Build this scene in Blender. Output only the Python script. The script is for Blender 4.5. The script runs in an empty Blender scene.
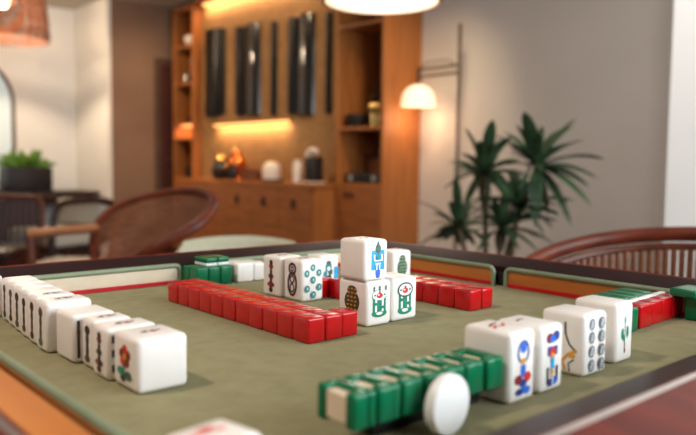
import bpy, bmesh, math, random
from mathutils import Vector, Matrix
random.seed(11)
S = bpy.context.scene
COL = S.collection
PI = math.pi
FELT = 0.76

# ------------------------------------------------------------------ materials
def lin(r, g, b):
    f = lambda c: (c/255/12.92) if c/255 <= .04045 else ((c/255+.055)/1.055)**2.4
    return (f(r), f(g), f(b), 1)

def mat(name, c, rough=.5, c2=None, scale=(8, 8, 8), detail=3, bump=0, bscale=200, metal=0, coat=0, trans=0, emit=None, est=0, sss=0, spec=.5, ior=1.45, wave=False):
    m = bpy.data.materials.new(name); m.use_nodes = True
    nt = m.node_tree; b = nt.nodes['Principled BSDF']
    I = b.inputs
    I['Base Color'].default_value = lin(*c); I['Roughness'].default_value = rough
    I['Metallic'].default_value = metal; I['Coat Weight'].default_value = coat; I['Coat Roughness'].default_value = .12
    I['Transmission Weight'].default_value = trans; I['IOR'].default_value = ior
    I['Specular IOR Level'].default_value = spec
    if sss:
        I['Subsurface Weight'].default_value = sss; I['Subsurface Radius'].default_value = (.010, .006, .005)
    if emit:
        I['Emission Color'].default_value = lin(*emit); I['Emission Strength'].default_value = est
    tc = nt.nodes.new('ShaderNodeTexCoord')
    if c2:
        mp = nt.nodes.new('ShaderNodeMapping'); mp.inputs['Scale'].default_value = scale
        nt.links.new(tc.outputs['Object'], mp.inputs['Vector'])
        n = nt.nodes.new('ShaderNodeTexNoise'); n.inputs['Scale'].default_value = 1; n.inputs['Detail'].default_value = detail
        nt.links.new(mp.outputs['Vector'], n.inputs['Vector'])
        r = nt.nodes.new('ShaderNodeValToRGB')
        r.color_ramp.elements[0].position = .34; r.color_ramp.elements[1].position = .66
        r.color_ramp.elements[0].color = lin(*c); r.color_ramp.elements[1].color = lin(*c2)
        nt.links.new(n.outputs['Fac'], r.inputs['Fac']); nt.links.new(r.outputs['Color'], I['Base Color'])
    if bump:
        n2 = nt.nodes.new('ShaderNodeTexNoise'); n2.inputs['Scale'].default_value = bscale
        nt.links.new(tc.outputs['Object'], n2.inputs['Vector'])
        bp = nt.nodes.new('ShaderNodeBump'); bp.inputs['Strength'].default_value = bump; bp.inputs['Distance'].default_value = .002
        nt.links.new(n2.outputs['Fac'], bp.inputs['Height']); nt.links.new(bp.outputs['Normal'], I['Normal'])
    return m

M = {}
M['felt'] = mat('felt', (136, 130, 98), .95, (145, 139, 106), (60, 60, 60), 4, bump=.35, bscale=900, spec=.15)
M['white_tile'] = mat('white_tile', (236, 230, 224), .28, (240, 235, 229), (30, 30, 30), sss=.4)
M['red_tile'] = mat('red_tile', (190, 7, 18), .2, (172, 5, 14), (40, 40, 40), coat=.25)
M['green_tile'] = mat('green_tile', (0, 108, 68), .24, (0, 98, 62), (40, 40, 40), coat=.1, spec=.4)
M['cream'] = mat('cream_layer', (226, 205, 180), .35, (218, 196, 170), (40, 40, 40))
M['disc'] = mat('disc_white', (240, 238, 236), .35, (236, 234, 232), (30, 30, 30))
M['rail'] = mat('rail_wood', (112, 40, 27), .42, (88, 28, 19), (40, 6, 30), 5, spec=.3)
M['bevel'] = mat('rail_inner_lacquer', (44, 23, 23), .45, (36, 19, 20), (20, 20, 20), spec=.22)
M['edge'] = mat('rail_highlight_edge', (214, 206, 202), .3, (204, 196, 192), (20, 20, 20), metal=.9)  # pale metal stands in for the reflected light line on the rail ridge
M['rail_y'] = mat('rail_wood_long', (112, 40, 27), .42, (88, 28, 19), (6, 40, 30), 5, spec=.3)
M['table_leg'] = mat('table_leg_wood', (70, 28, 20), .35, (52, 18, 14), (30, 30, 5), 5)
M['sage'] = mat('sage_frame', (128, 140, 112), .4, (120, 132, 105), (30, 30, 30))
M['panel_cream'] = mat('panel_cream', (226, 208, 182), .5, (218, 198, 170), (30, 30, 60))
M['panel_orange'] = mat('panel_orange_board', (196, 118, 52), .4, (180, 100, 40), (20, 6, 60), 4)  # orange for the x-side boards and the near-left rail bevel
M['red_strip'] = mat('red_strip', (196, 16, 26), .35, (180, 12, 22), (40, 40, 40))
M['black'] = mat('black_plastic', (22, 20, 22), .4, (30, 28, 30), (30, 30, 30))
M['tan'] = mat('tan_wood', (170, 125, 75), .5, (150, 105, 60), (20, 20, 60))
M['wall'] = mat('wall_paint', (216, 211, 206), .9, (211, 206, 201), (2, 2, 2), bump=.1, bscale=120)
M['wall_white'] = mat('wall_white', (238, 236, 232), .9, (234, 232, 228), (2, 2, 2), bump=.1, bscale=120)
M['wall_brown'] = mat('wall_brown', (142, 114, 94), .9, (134, 106, 88), (2, 2, 2), bump=.1, bscale=120)
M['ceil'] = mat('ceiling_paint', (190, 180, 168), .9, (184, 174, 162), (2, 2, 2))
M['floor'] = mat('floor_wood', (70, 42, 28), .35, (54, 30, 20), (3, 25, 10), 5)
M['oak'] = mat('oak_veneer', (178, 112, 58), .45, (152, 90, 42), (30, 30, 2.5), 5)
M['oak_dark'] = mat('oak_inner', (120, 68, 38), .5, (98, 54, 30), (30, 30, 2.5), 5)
M['oak_drawer'] = mat('oak_drawer_front', (160, 98, 54), .45, (136, 80, 42), (20, 3, 30), 5)
M['woven'] = mat('woven_panel', (168, 128, 82), .8, (120, 86, 50), (20, 140, 14), 4, bump=.4, bscale=250)
M['slatdark'] = mat('dark_glazed_strip', (22, 17, 16), .3, (14, 11, 11), (40, 40, 3), 4, spec=.3)
M['slatgloss'] = mat('dark_glossy_strip', (30, 26, 26), .14, (22, 19, 19), (40, 40, 3), 4, coat=.7)
M['door_dark'] = mat('door_dark', (84, 40, 32), .8, (72, 34, 27), (20, 20, 3))
M['walnut'] = mat('walnut', (108, 54, 30), .45, (80, 36, 20), (16, 16, 60), 5)
M['slatbrown'] = mat('slat_brown', (140, 86, 54), .45, (110, 62, 38), (16, 16, 60), 5)
M['walnut_red'] = mat('walnut_red', (116, 52, 30), .38, (88, 36, 22), (16, 16, 16), 5, spec=.35)
M['darkwood'] = mat('dark_wood', (58, 34, 26), .4, (44, 24, 18), (16, 16, 50), 5)
M['lightarm'] = mat('light_arm_wood', (170, 112, 74), .35, (150, 94, 58), (20, 20, 20), 5)
M['cushion'] = mat('cushion_linen', (205, 195, 178), .9, (196, 186, 168), (60, 60, 60), bump=.3, bscale=400)
M['sagecloth'] = mat('pale_upholstery', (190, 186, 160), .85, (182, 178, 152), (60, 60, 60), bump=.3, bscale=400)
M['leaf'] = mat('leaf_green', (58, 80, 50), .45, (34, 54, 34), (9, 9, 9), 3)
M['leaf_bright'] = mat('leaf_bright', (110, 150, 50), .45, (70, 118, 38), (12, 12, 12), 3)
M['cane'] = mat('cane', (96, 78, 56), .8, (74, 58, 42), (30, 30, 60))
M['pot'] = mat('pot_clay', (150, 120, 100), .7, (138, 108, 90), (10, 10, 10))
M['soil'] = mat('soil', (48, 36, 28), .95, (34, 25, 20), (60, 60, 60))
M['planter'] = mat('planter_dark', (38, 32, 32), .5, (30, 25, 25), (10, 10, 10))
M['brass'] = mat('aged_brass', (92, 68, 46), .5, (78, 56, 38), (30, 30, 30))
M['glow_white'] = mat('lamp_opal', (250, 240, 225), .5, (246, 234, 216), (10, 10, 10), emit=(255, 218, 176), est=.9)
M['glow_pend'] = mat('pendant_diffuser', (250, 240, 225), .5, (246, 234, 216), (10, 10, 10), emit=(255, 226, 186), est=1.05)
M['bulb'] = mat('bulb', (255, 240, 220), .5, (255, 236, 214), (10, 10, 10), emit=(255, 214, 150), est=20)
M['led'] = mat('led_strip', (255, 220, 170), .5, (255, 216, 164), (10, 10, 10), emit=(255, 178, 100), est=2.6)
M['pend_shell'] = mat('pendant_shell', (120, 70, 36), .4, (100, 56, 28), (20, 20, 20))
M['white_cer'] = mat('white_ceramic', (232, 222, 210), .3, (226, 214, 202), (20, 20, 20))
M['copper'] = mat('copper', (210, 120, 62), .22, (190, 100, 48), (20, 20, 20), metal=.9)
M['steel'] = mat('steel', (200, 196, 190), .22, (180, 176, 170), (20, 20, 20), metal=.9)
M['gold'] = mat('gilt', (226, 190, 120), .18, (210, 170, 100), (20, 20, 20), metal=1)
M['glass'] = mat('clear_glass', (235, 235, 235), .05, (230, 232, 232), (5, 5, 5), trans=.85)
M['sky_pane'] = mat('daylit_pane', (215, 226, 226), .4, (205, 218, 220), (140, 140, 140), emit=(206, 222, 226), est=.32)
M['trim'] = mat('trim_brown', (90, 66, 50), .6, (80, 58, 44), (10, 10, 10))
M['white_frame'] = mat('window_frame_white', (225, 225, 222), .5, (218, 218, 215), (10, 10, 10))
# rattan shade: horizontal streaks, light passes through
M['rattan'] = mat('rattan', (132, 74, 34), .6, (58, 30, 16), (3, 3, 60), 4)
_i = M['rattan'].node_tree.nodes['Principled BSDF'].inputs

_nt = M['rattan'].node_tree; _o = _nt.nodes['Material Output']; _p = _nt.nodes['Principled BSDF']
_t = _nt.nodes.new('ShaderNodeBsdfTranslucent'); _t.inputs['Color'].default_value = lin(206, 100, 34)
_x = _nt.nodes.new('ShaderNodeMixShader'); _x.inputs[0].default_value = .11
_nt.links.new(_p.outputs[0], _x.inputs[1]); _nt.links.new(_t.outputs[0], _x.inputs[2]); _nt.links.new(_x.outputs[0], _o.inputs['Surface'])
INK = {k: mat('ink_'+k, c, .4, tuple(min(255, int(v*1.15)+4) for v in c), (400, 400, 400)) for k, c in {
    'black': (40, 34, 34), 'brown': (70, 48, 38), 'plum': (74, 44, 56), 'red': (190, 44, 40), 'darkred': (120, 30, 28), 'green': (18, 120, 92),
    'teal': (24, 120, 128), 'darkgreen': (54, 84, 70), 'blue': (40, 96, 190), 'cyan': (30, 140, 196), 'gold': (196, 140, 50), 'bronze': (72, 64, 44),
    'grey': (88, 94, 104), 'paper': (236, 230, 224), 'pink': (214, 150, 140), 'lime': (158, 176, 120), 'navy': (36, 52, 120)}.items()}
INKS = list(INK)

# ------------------------------------------------------------------ mesh builder
class MB:
    def __init__(s): s.bm = bmesh.new()
    def _mi(s, faces, mi):
        for f in faces: f.material_index = mi
    def box(s, x0, x1, y0, y1, z0, z1, bev=0, seg=2, mi=0, mtx=None):
        r = bmesh.ops.create_cube(s.bm, size=1)
        vs = r['verts']
        for v in vs:
            v.co = Vector(((x0+x1)/2+v.co.x*(x1-x0), (y0+y1)/2+v.co.y*(y1-y0), (z0+z1)/2+v.co.z*(z1-z0)))
        fs = list({f for v in vs for f in v.link_faces}); s._mi(fs, mi)
        if bev:
            es = list({e for v in vs for e in v.link_edges})
            q = bmesh.ops.bevel(s.bm, geom=es, offset=bev, segments=seg, profile=.5, affect='EDGES', clamp_overlap=True, material=-1)
            vs = list({v for f in q['faces'] for v in f.verts} | {v for v in vs if v.is_valid})
        if mtx is not None:
            for v in vs: v.co = mtx @ v.co
        return s
    def lathe(s, prof, n=28, mi=0, c=(0, 0, 0), mtx=None):
        rings = []
        for r, z in prof:
            if r < 1e-6: rings.append([s.bm.verts.new((c[0], c[1], c[2]+z))])
            else: rings.append([s.bm.verts.new((c[0]+r*math.cos(2*PI*k/n), c[1]+r*math.sin(2*PI*k/n), c[2]+z)) for k in range(n)])
        for a, b in zip(rings, rings[1:]):
            for k in range(n):
                k2 = (k+1) % n
                if len(a) == 1 and len(b) == 1: continue
                if len(a) == 1: q = (a[0], b[k2], b[k])
                elif len(b) == 1: q = (a[k], a[k2], b[0])
                else: q = (a[k], a[k2], b[k2], b[k])
                s.bm.faces.new(q).material_index = mi
        if mtx is not None:
            for r in rings:
                for v in r: v.co = mtx @ v.co
        return s
    def tube(s, pts, r, n=10, mi=0, closed=False, flat=1.0):
        pts = [Vector(p) for p in pts]; N = len(pts); rings = []
        rr = r if isinstance(r, (list, tuple)) else [r]*N
        up = None
        for i, p in enumerate(pts):
            if closed: t = pts[(i+1) % N]-pts[i-1]
            else: t = pts[min(i+1, N-1)]-pts[max(i-1, 0)]
            t.normalize()
            if up is None: up = Vector((0, 0, 1)) if abs(t.z) < .9 else Vector((1, 0, 0))
            a = t.cross(up)
            if a.length < 1e-4: a = t.cross(Vector((1, 0.3, 0)))
            a.normalize(); b = a.cross(t).normalized(); up = b
            rings.append([s.bm.verts.new(p+a*math.cos(2*PI*k/n)*rr[i]*flat+b*math.sin(2*PI*k/n)*rr[i]) for k in range(n)])
        for i in range(N if closed else N-1):
            A, B = rings[i], rings[(i+1) % N]
            for k in range(n):
                s.bm.faces.new((A[k], A[(k+1) % n], B[(k+1) % n], B[k])).material_index = mi
        if not closed:
            s.bm.faces.new(rings[0][::-1]).material_index = mi; s.bm.faces.new(rings[-1]).material_index = mi
        return s
    def prism(s, poly, a, b, mi=0, axis='z'):
        def P(u, v, w): return {'z': (u, v, w), 'y': (u, w, v), 'x': (w, u, v)}[axis]
        A = [s.bm.verts.new(P(u, v, a)) for u, v in poly]; B = [s.bm.verts.new(P(u, v, b)) for u, v in poly]
        n = len(poly)
        s.bm.faces.new(A[::-1]).material_index = mi; s.bm.faces.new(B).material_index = mi
        for k in range(n): s.bm.faces.new((A[k], A[(k+1) % n], B[(k+1) % n], B[k])).material_index = mi
        return s
    def build(s, name, mats, parent=None, loc=None, rz=0, sharp=40):
        bmesh.ops.recalc_face_normals(s.bm, faces=s.bm.faces)
        me = bpy.data.meshes.new(name); s.bm.to_mesh(me); s.bm.free()
        for m in (mats if isinstance(mats, list) else [mats]): me.materials.append(m)
        me.shade_smooth(); me.set_sharp_from_angle(angle=math.radians(sharp))
        o = bpy.data.objects.new(name, me); COL.objects.link(o)
        if parent: o.parent = parent
        if loc: o.location = loc
        o.rotation_euler.z = rz
        return o

def tag(o, label, cat, group=None):
    o['label'] = label; o['category'] = cat
    if group: o['group'] = group
    return o
def thing(name, label, cat, loc=(0, 0, 0), rz=0, group=None):
    o = bpy.data.objects.new(name, None); COL.objects.link(o); o.location = loc; o.rotation_euler.z = rz
    o.empty_display_size = .05
    return tag(o, label, cat, group)
def structure(o):
    o['kind'] = 'structure'; return o
def dup(root, loc, rz, label, group=None):
    r = root.copy(); COL.objects.link(r); r.location = loc; r.rotation_euler.z = rz; r['label'] = label
    if group: r['group'] = group
    for ch in list(root.children):
        c = ch.copy(); COL.objects.link(c); c.parent = r
        for g in list(ch.children):
            d = g.copy(); COL.objects.link(d); d.parent = c
    return r

# ------------------------------------------------------------------ camera
HEAD, PITCH, ROLL = math.radians(48.4), math.radians(4.1), math.radians(.72)
F = Vector((math.cos(HEAD)*math.cos(PITCH), math.sin(HEAD)*math.cos(PITCH), -math.sin(PITCH)))
R0 = Vector((math.sin(HEAD), -math.cos(HEAD), 0)); U0 = R0.cross(F)
R = R0*math.cos(ROLL)+U0*math.sin(ROLL); U = U0*math.cos(ROLL)-R0*math.sin(ROLL)
cam = bpy.data.objects.new('camera', bpy.data.cameras.new('camera')); COL.objects.link(cam)
mw = Matrix((R, U, -F)).transposed().to_4x4(); mw.translation = (0, 0, .93)
cam.matrix_world = mw
cd = cam.data; cd.sensor_width = 36; cd.lens = 720/696*36; cd.clip_start = .02
cd.dof.use_dof = True; cd.dof.focus_distance = .77; cd.dof.aperture_fstop = 4.5
S.camera = cam

# ------------------------------------------------------------------ room shell
def wall(name, m, *b):
    return structure(MB().box(*b).build(name, m))
CEIL = 2.56
wall('floor', M['floor'], -2.2, 4.2, -1.8, 8.1, -.1, 0)
wall('ceiling', M['ceil'], -2.2, 4.2, -1.8, 8.1, CEIL, CEIL+.1)
wall('wall_back', M['wall'], 4.035, 4.2, -1.8, 7.0, 0, CEIL)
# brown wall with a dark doorway (X 3.53 .. 4.03)
wall('wall_brown', M['wall_brown'], 3.04, 4.2, 7.0, 7.85, 0, CEIL)
structure(MB().box(3.50, 3.56, 6.975, 6.999, 0, 2.02).box(3.56, 4.034, 6.975, 6.999, 1.96, 2.02).build('trim_1', M['trim']))
d = structure(MB().box(3.56, 4.034, 6.982, 6.999, 0, 1.96).build('door_1', M['door_dark']))
structure(MB().tube([(3.62, 6.975, .98), (3.62, 6.955, .98), (3.70, 6.955, .98)], .008).build('door_handle', M['brass'], d))
wall('wall_far', M['wall_white'], -2.2, 4.2, 7.851, 8.1, 0, CEIL)
wall('wall_return', M['wall_white'], 3.0, 3.039, 7.0, 7.85, 0, CEIL)
wall('wall_rear', M['wall'], -2.2, -2.0, -1.8, 8.1, 0, CEIL)
wall('wall_pier', M['wall_white'], 3.0, 4.034, -.35, 1.375, 0, CEIL)
# right wall with a wide window
structure(MB().box(-2.0, .2, -1.8, -1.6, 0, CEIL).box(3.6, 4.034, -1.8, -1.6, 0, CEIL).box(.2, 3.6, -1.8, -1.6, 0, .45).box(.2, 3.6, -1.8, -1.6, 2.4, CEIL).build('wall_right', M['wall_white']))
w = MB()
for x in (.2, 1.32, 2.44, 3.54): w.box(x, x+.06, -1.74, -1.66, .45, 2.4)
w.box(.26, 3.54, -1.74, -1.66, .45, .51).box(.26, 3.54, -1.74, -1.66, 2.34, 2.4)
w2 = structure(w.build('window_2', M['white_frame']))
structure(MB().box(-2.0, 3.0, 7.835, 7.851, 0, .1).build('baseboard_far', M['trim']))
structure(MB().box(4.02, 4.034, 1.376, 3.72, 0, .1).build('baseboard_back', M['trim']))
# arched window on the far wall
def arch(r, x, z0, zt, n=20):
    return [(x+r, z0)]+[(x+r*math.cos(a), zt-r+r*math.sin(a)) for a in [PI*k/n for k in range(n+1)]]+[(x-r, z0)]
w = MB().prism(arch(.46, 1.90, .72, 1.98), 7.845, 7.849, axis='y').build('window_1', M['sky_pane']); structure(w)
pa = arch(.46, 1.90, .72, 1.98)
structure(MB().tube([(x, 7.84, z) for x, z in pa], .02, 8).build('window_frame', M['trim'], w))

# ------------------------------------------------------------------ mahjong table
X0, X1, Y0, Y1 = .148, .858, .234, .925
T = thing('mahjong_table', 'square green-felt mahjong table with dark polished wooden rails, carrying all the tiles', 'table', ((X0+X1)/2, (Y0+Y1)/2, 0))
tx, ty = T.location.x, T.location.y
def rel(o):
    o.location.x -= tx; o.location.y -= ty; return o
rel(MB().box(X0-.05, X1+.05, Y0-.05, Y1+.05, .735, FELT).build('felt_top', M['felt'], T))
prof = [(0, .7605), (0, .786), (.003, .788), (.0355, .7970), (.0395, .7982), (.0435, .7972), (.112, .786), (.118, .781), (.118, .7), (.106, .69), (.08, .69), (.08, .7605)]
rail_labels = ['rail with a pale highlight on its inner ridge', 'rail beside the slatted chair', None, None]
def rc(k, dd):
    return [(X0-dd, Y0-dd), (X1+dd, Y0-dd), (X1+dd, Y1+dd), (X0-dd, Y1+dd)][k % 4]
for k in range(4):
    b = MB()
    A = [b.bm.verts.new((*rc(k, dd), z)) for dd, z in prof]; B = [b.bm.verts.new((*rc(k+1, dd), z)) for dd, z in prof]
    n = len(prof)
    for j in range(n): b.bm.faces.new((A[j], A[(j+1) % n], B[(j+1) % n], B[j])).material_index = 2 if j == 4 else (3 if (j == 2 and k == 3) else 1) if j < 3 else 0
    b.bm.faces.new(A[::-1]); b.bm.faces.new(B)
    rel(b.build('rail', [M['rail'] if k % 2 == 0 else M['rail_y'], M['bevel'], M['edge'], M['panel_orange']], T, sharp=25))
# rack panels: rounded sage bar, board, red strip; two on each side, built in a side frame (s along the side, outward offset o)
def rack(side, s0, s1):
    mtx = {'far_y': lambda s, o, z: (s, Y1-.008+o, z), 'far_x': lambda s, o, z: (X1-.013+o, s, z),
           'near_x': lambda s, o, z: (X0+.008-o, s, z), 'near_y': lambda s, o, z: (s, Y0+.008-o, z)}[side]
    r = .0034; top = FELT+.0265; q = .008
    pts = [(s0, FELT), (s0, top-q)]+[(s0+q-q*math.cos(a), top-q+q*math.sin(a)) for a in (PI/8, PI/4, 3*PI/8, PI/2)]
    pts += [(s1-q+q*math.sin(a), top-q+q*math.cos(a)) for a in (0, PI/8, PI/4, 3*PI/8, PI/2)]+[(s1, FELT)]
    p = rel(MB().tube([mtx(s, 0, z) for s, z in pts], r, 10).build('rack_panel', M['sage'], T))
    def sub(nm, m, a, b_, z0, z1, o0, o1):
        c0, c1 = mtx(a, o0, z0), mtx(b_, o1, z1)
        MB().box(min(c0[0], c1[0]), max(c0[0], c1[0]), min(c0[1], c1[1]), max(c0[1], c1[1]), z0, z1).build(nm, m, p)
    sub('board', M['panel_orange'] if side[-1] == 'x' else M['panel_cream'], s0+.002, s1-.002, FELT, top-.001, .001, .004)
    sub('red_strip', M['red_strip'], s0+.004, s1-.004, FELT+.0005, FELT+.0055, -.001, .0012)
for side, a, c, dd in (('far_y', .19, .496, .525), ('far_x', .305, .611, .633), ('near_x', .305, .611, .633)):
    rack(side, a, c); rack(side, dd, dd+(c-a)-.02)
sl = MB()
sl.box(.498, .523, Y1-.006, Y1-.001, FELT, .779).box(X1-.006, X1-.001, .613, .631, FELT, .779)
rel(sl.build('slot', M['black'], T))
rel(MB().box(.07, .94, .15, 1.0, .60, .735).build('skirt', M['table_leg'], T))
for x, y in ((.1, .18), (.91, .18), (.91, .97), (.1, .97)):
    rel(MB().box(x-.035, x+.035, y-.035, y+.035, 0, .60, .006).build('leg', M['table_leg'], T))

# ------------------------------------------------------------------ tiles
def ell(cx, cy, rx, ry=None, n=16):
    ry = ry or rx
    return [(cx+rx*math.cos(2*PI*k/n), cy+ry*math.sin(2*PI*k/n)) for k in range(n)]
def rect(cx, cy, w, h): return [(cx-w/2, cy-h/2), (cx+w/2, cy-h/2), (cx+w/2, cy+h/2), (cx-w/2, cy+h/2)]
def stroke(pts, w):
    L, Rr = [], []
    for i, p in enumerate(pts):
        a = pts[max(i-1, 0)]; b = pts[min(i+1, len(pts)-1)]
        dx, dy = b[0]-a[0], b[1]-a[1]; l = math.hypot(dx, dy) or 1
        L.append((p[0]-dy/l*w/2, p[1]+dx/l*w/2)); Rr.append((p[0]+dy/l*w/2, p[1]-dx/l*w/2))
    return L+Rr[::-1]
def ring(cx, cy, rx, ry, w, n=16):
    return [stroke([(cx+rx*math.cos(PI*k/8+s), cy+ry*math.sin(PI*k/8+s)) for k in range(9)], w) for s in (0, PI)]

def engrave(o, face, dims, shapes, name='engraving'):
    """inlaid pigment on one face; u,v in mm from the face centre"""
    w, dp, h = dims
    bm = bmesh.new(); used = []
    for i, (poly, ink) in enumerate(shapes):
        e = .00012+.00006*i
        vs = []
        for u, v in poly:
            u, v = u/1000, v/1000
            p = {'-y': (u, -dp/2-e, h/2+v), '-x': (-w/2-e, -u, h/2+v), 'z': (u, v, h+e)}[face]
            vs.append(bm.verts.new(p))
        try: f = bm.faces.new(vs)
        except ValueError: continue
        if ink not in used: used.append(ink)
        f.material_index = used.index(ink)
        f.normal_update()
        want = {'-y': Vector((0, -1, 0)), '-x': Vector((-1, 0, 0)), 'z': Vector((0, 0, 1))}[face]
        if f.normal.dot(want) < 0: f.normal_flip()
    bmesh.ops.triangulate(bm, faces=bm.faces)
    me = bpy.data.meshes.new(name); bm.to_mesh(me); bm.free()
    for k in used: me.materials.append(INK[k])
    c = bpy.data.objects.new(name, me); COL.objects.link(c); c.parent = o
    return c

def tile(name, label, dims, loc, m='white_tile', rz=0, bev=.0045, group=None, cat='mahjong tile'):
    w, dp, h = dims
    o = MB().box(-w/2, w/2, -dp/2, dp/2, 0, h, bev, 4).build(name, M[m], None, loc, math.radians(rz))
    return tag(o, label, cat, group)
def tbox(name, label, x0, x1, y0, y1, h, z0=FELT, **k):
    dims = (x1-x0, y1-y0, h)
    o = tile(name, label, dims, ((x0+x1)/2, (y0+y1)/2, z0+.0002), **k); o['_d'] = 0
    del o['_d']
    return o, dims

# --- designs (abstract ornaments)
def wide(k, sh): return [([(u*k, v) for u, v in p], c) for p, c in sh]
def d_crest(c1, c2, w=12, h=30, top=None):
    s = [(rect(0, -1, w*.72, h*.62), c1), (ell(0, -h*.33, w*.42, h*.13), c1), (ell(0, h*.25, w*.42, h*.2), c1),
         (rect(-w*.18, -2, w*.10, h*.44), 'paper'), (rect(w*.18, -2, w*.10, h*.44), 'paper'), (ell(0, -h*.33, w*.18, h*.05), 'paper'),
         (ell(-w*.2, -h*.02, w*.08, h*.05), c1), (ell(w*.2, -h*.14, w*.08, h*.05), c1)]
    if top: s += [(ell(0, h*.27, w*.40, h*.17), 'paper'), (ell(0, h*.25, w*.17, h*.085), top), (ell(-w*.06, h*.27, w*.05, h*.025), 'paper'), (ell(0, h*.36, w*.07, h*.03), top), (ell(-w*.26, h*.27, w*.06, h*.03), c1), (ell(w*.26, h*.27, w*.06, h*.03), c1)]
    else: s += [(rect(0, h*.2, w*.12, h*.2), 'paper'), (ell(0, h*.03, w*.1, h*.03), 'paper')]
    return s
def d_figure(c, spots, w=15, h=34):
    s = [(ell(0, h*.36, w*.30, h*.14), c), (ell(0, h*.02, w*.46, h*.34), c), (rect(-w*.2, -h*.36, w*.26, h*.28), c), (rect(w*.2, -h*.36, w*.26, h*.28), c)]
    for k in range(7):
        for j in range(3):
            s.append((ell((j-1)*w*.22+(k % 2)*.8, h*(.40-.12*k), w*.07, h*.025, 8), spots))
    return s
def d_bamboo(c1, c2, w=9, h=34):
    s = []
    for k, (yy, r, c) in enumerate([(.42, .22, c2), (.30, .28, c1), (.14, .16, c2), (.0, .34, c1), (-.13, .16, c2), (-.26, .46, c1), (-.42, .24, c2)]):
        s.append((ell(0, yy*h, r*w, h*.085), c))
    s.append((rect(0, 0, w*.16, h*.9), c2))
    s += [(ell(0, .30*h, w*.1, h*.03), 'red'), (ell(-w*.12, -.26*h, w*.12, h*.04), 'red')]
    return s
def d_links(c, w=11, h=36):
    s = []
    for cy, rx, ry in ((h*.33, w*.36, h*.15), (-h*.12, w*.46, h*.34)):
        s += [(p, c) for p in ring(0, cy, rx, ry, w*.2)]
    for cy, rx, ry in ((h*.33, w*.13, h*.06), (h*.02, w*.22, h*.1), (-h*.24, w*.22, h*.12)):
        s += [(p, c) for p in ring(0, cy, rx, ry, w*.12)]
    return s
def d_dots(c, pts, r):
    s = []
    for x, y in pts:
        s += [(ell(x, y, r, r*1.1), c), (ell(x, y, r*.42, r*.5), 'lime'), (ell(x-.3, y, r*.26, r*.3), c), (ell(x+.2, y+.3, r*.14, r*.2, 8), 'paper')]
    return s
def d_vert(c, c2, h=26, w=5):
    return [(ell(0, h*.34, w*.5, h*.13), c), (ell(0, h*.10, w*.32, h*.17), c), (ell(0, -h*.18, w*.30, h*.2), c), (ell(0, -h*.40, w*.5, h*.10), c2), (ell(0, h*.34, w*.2, h*.05), c2)]
def d_topmark(c='darkred', w=16, h=4):
    return [(stroke([(-w/2, -h*.2), (-w*.2, h*.4), (w*.1, -h*.3), (w/2, h*.3)], 2.2), c), (ell(w*.12, 0, w*.13, h*.4), c), (ell(-w*.3, -h*.1, w*.1, h*.3), 'black')]
def d_flower():
    s = [(ell(4*math.cos(a)*.9, 3.5+4*math.sin(a), 3.2, 3.2), 'red' if k % 2 else 'darkred') for k, a in enumerate([2*PI*j/5+.3 for j in range(5)])]
    s += [(ell(0, 3.5, 2, 2), 'gold'), (stroke([(0, 0), (-1, -5), (0, -10)], 1.6), 'darkgreen'), (ell(-4.5, -6, 4.2, 2.6), 'green'), (ell(4.2, -7.5, 4, 2.8), 'darkgreen'), (ell(-2, -10, 3, 2), 'black')]
    return s

# --- long left row, nearest first
LEFT = [(.2285, .2700, .486, .529), (.2255, .268, .5325, .563), (.229, .263, .567, .594), (.2235, .262, .598, .639), (.218, .260, .645, .674),
        (.2205, .258, .677, .704), (.2225, .258, .707, .733), (.225, .259, .736, .762), (.2275, .260, .765, .790), (.230, .262, .793, .820)]
LL = ['white tile nearest in the left row, red and green flower on its side',
      'white tile second in the left row, brown ornament and reddish top mark',
      'thin white tile third in the left row, two dark ornament strips on its side',
      'white tile fourth in the left row, blank wide side and plain pinkish top',
      'white tile fifth in the left row, bright blank front past a small gap',
      'white tile sixth in the left row, between the gap tile and three thin ones',
      'white tile seventh in the left row, wavy dark ornament on its side',
      'white tile eighth in the left row, third from its far end',
      'white tile ninth in the left row, second from its far end',
      'white tile at the far end of the left row, by the cream rack panel']
LG = 'white tiles standing in the left row'
left_designs = [[([(u*1.45, v*1.25) for u, v in p], c) for p, c in d_flower()], d_bamboo('brown', 'black', 16, 32), d_vert('black', 'brown', 32, 11), [], d_vert('brown', 'darkgreen', 36, 10), d_vert('brown', 'black', 36, 10),
                d_vert('black', 'brown', 34, 10), d_vert('black', 'brown', 36, 11), d_vert('brown', 'black', 34, 10), d_vert('brown', 'black', 36, 9)]
for i, ((a, b, c, dd), l) in enumerate(zip(LEFT, LL)):
    o, dm = tbox('mahjong_tile', l, a, b, c, dd, .0415 if i < 4 else .046, group=LG)
    if left_designs[i]: engrave(o, '-x', dm, left_designs[i])
    if i in (0, 1, 2, 4, 5): engrave(o, 'z', dm, d_topmark('darkred' if i < 3 else 'black', 17, 7))
    if i == 1: engrave(o, '-y', dm, [(rect(-16.5, y, 2.2, 6), 'black') for y in (12, 1, -11)])
    if i == 3: engrave(o, '-y', dm, [(rect(-14.2, 0, 2.6, 32), 'black'), (ell(-14.2, 6, 1.6, 4), 'brown')])
o, dm = tbox('mahjong_tile', 'white tile alone beyond the left row, cut off by the left frame edge', .200, .2372, .834, .864, .046)

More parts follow.
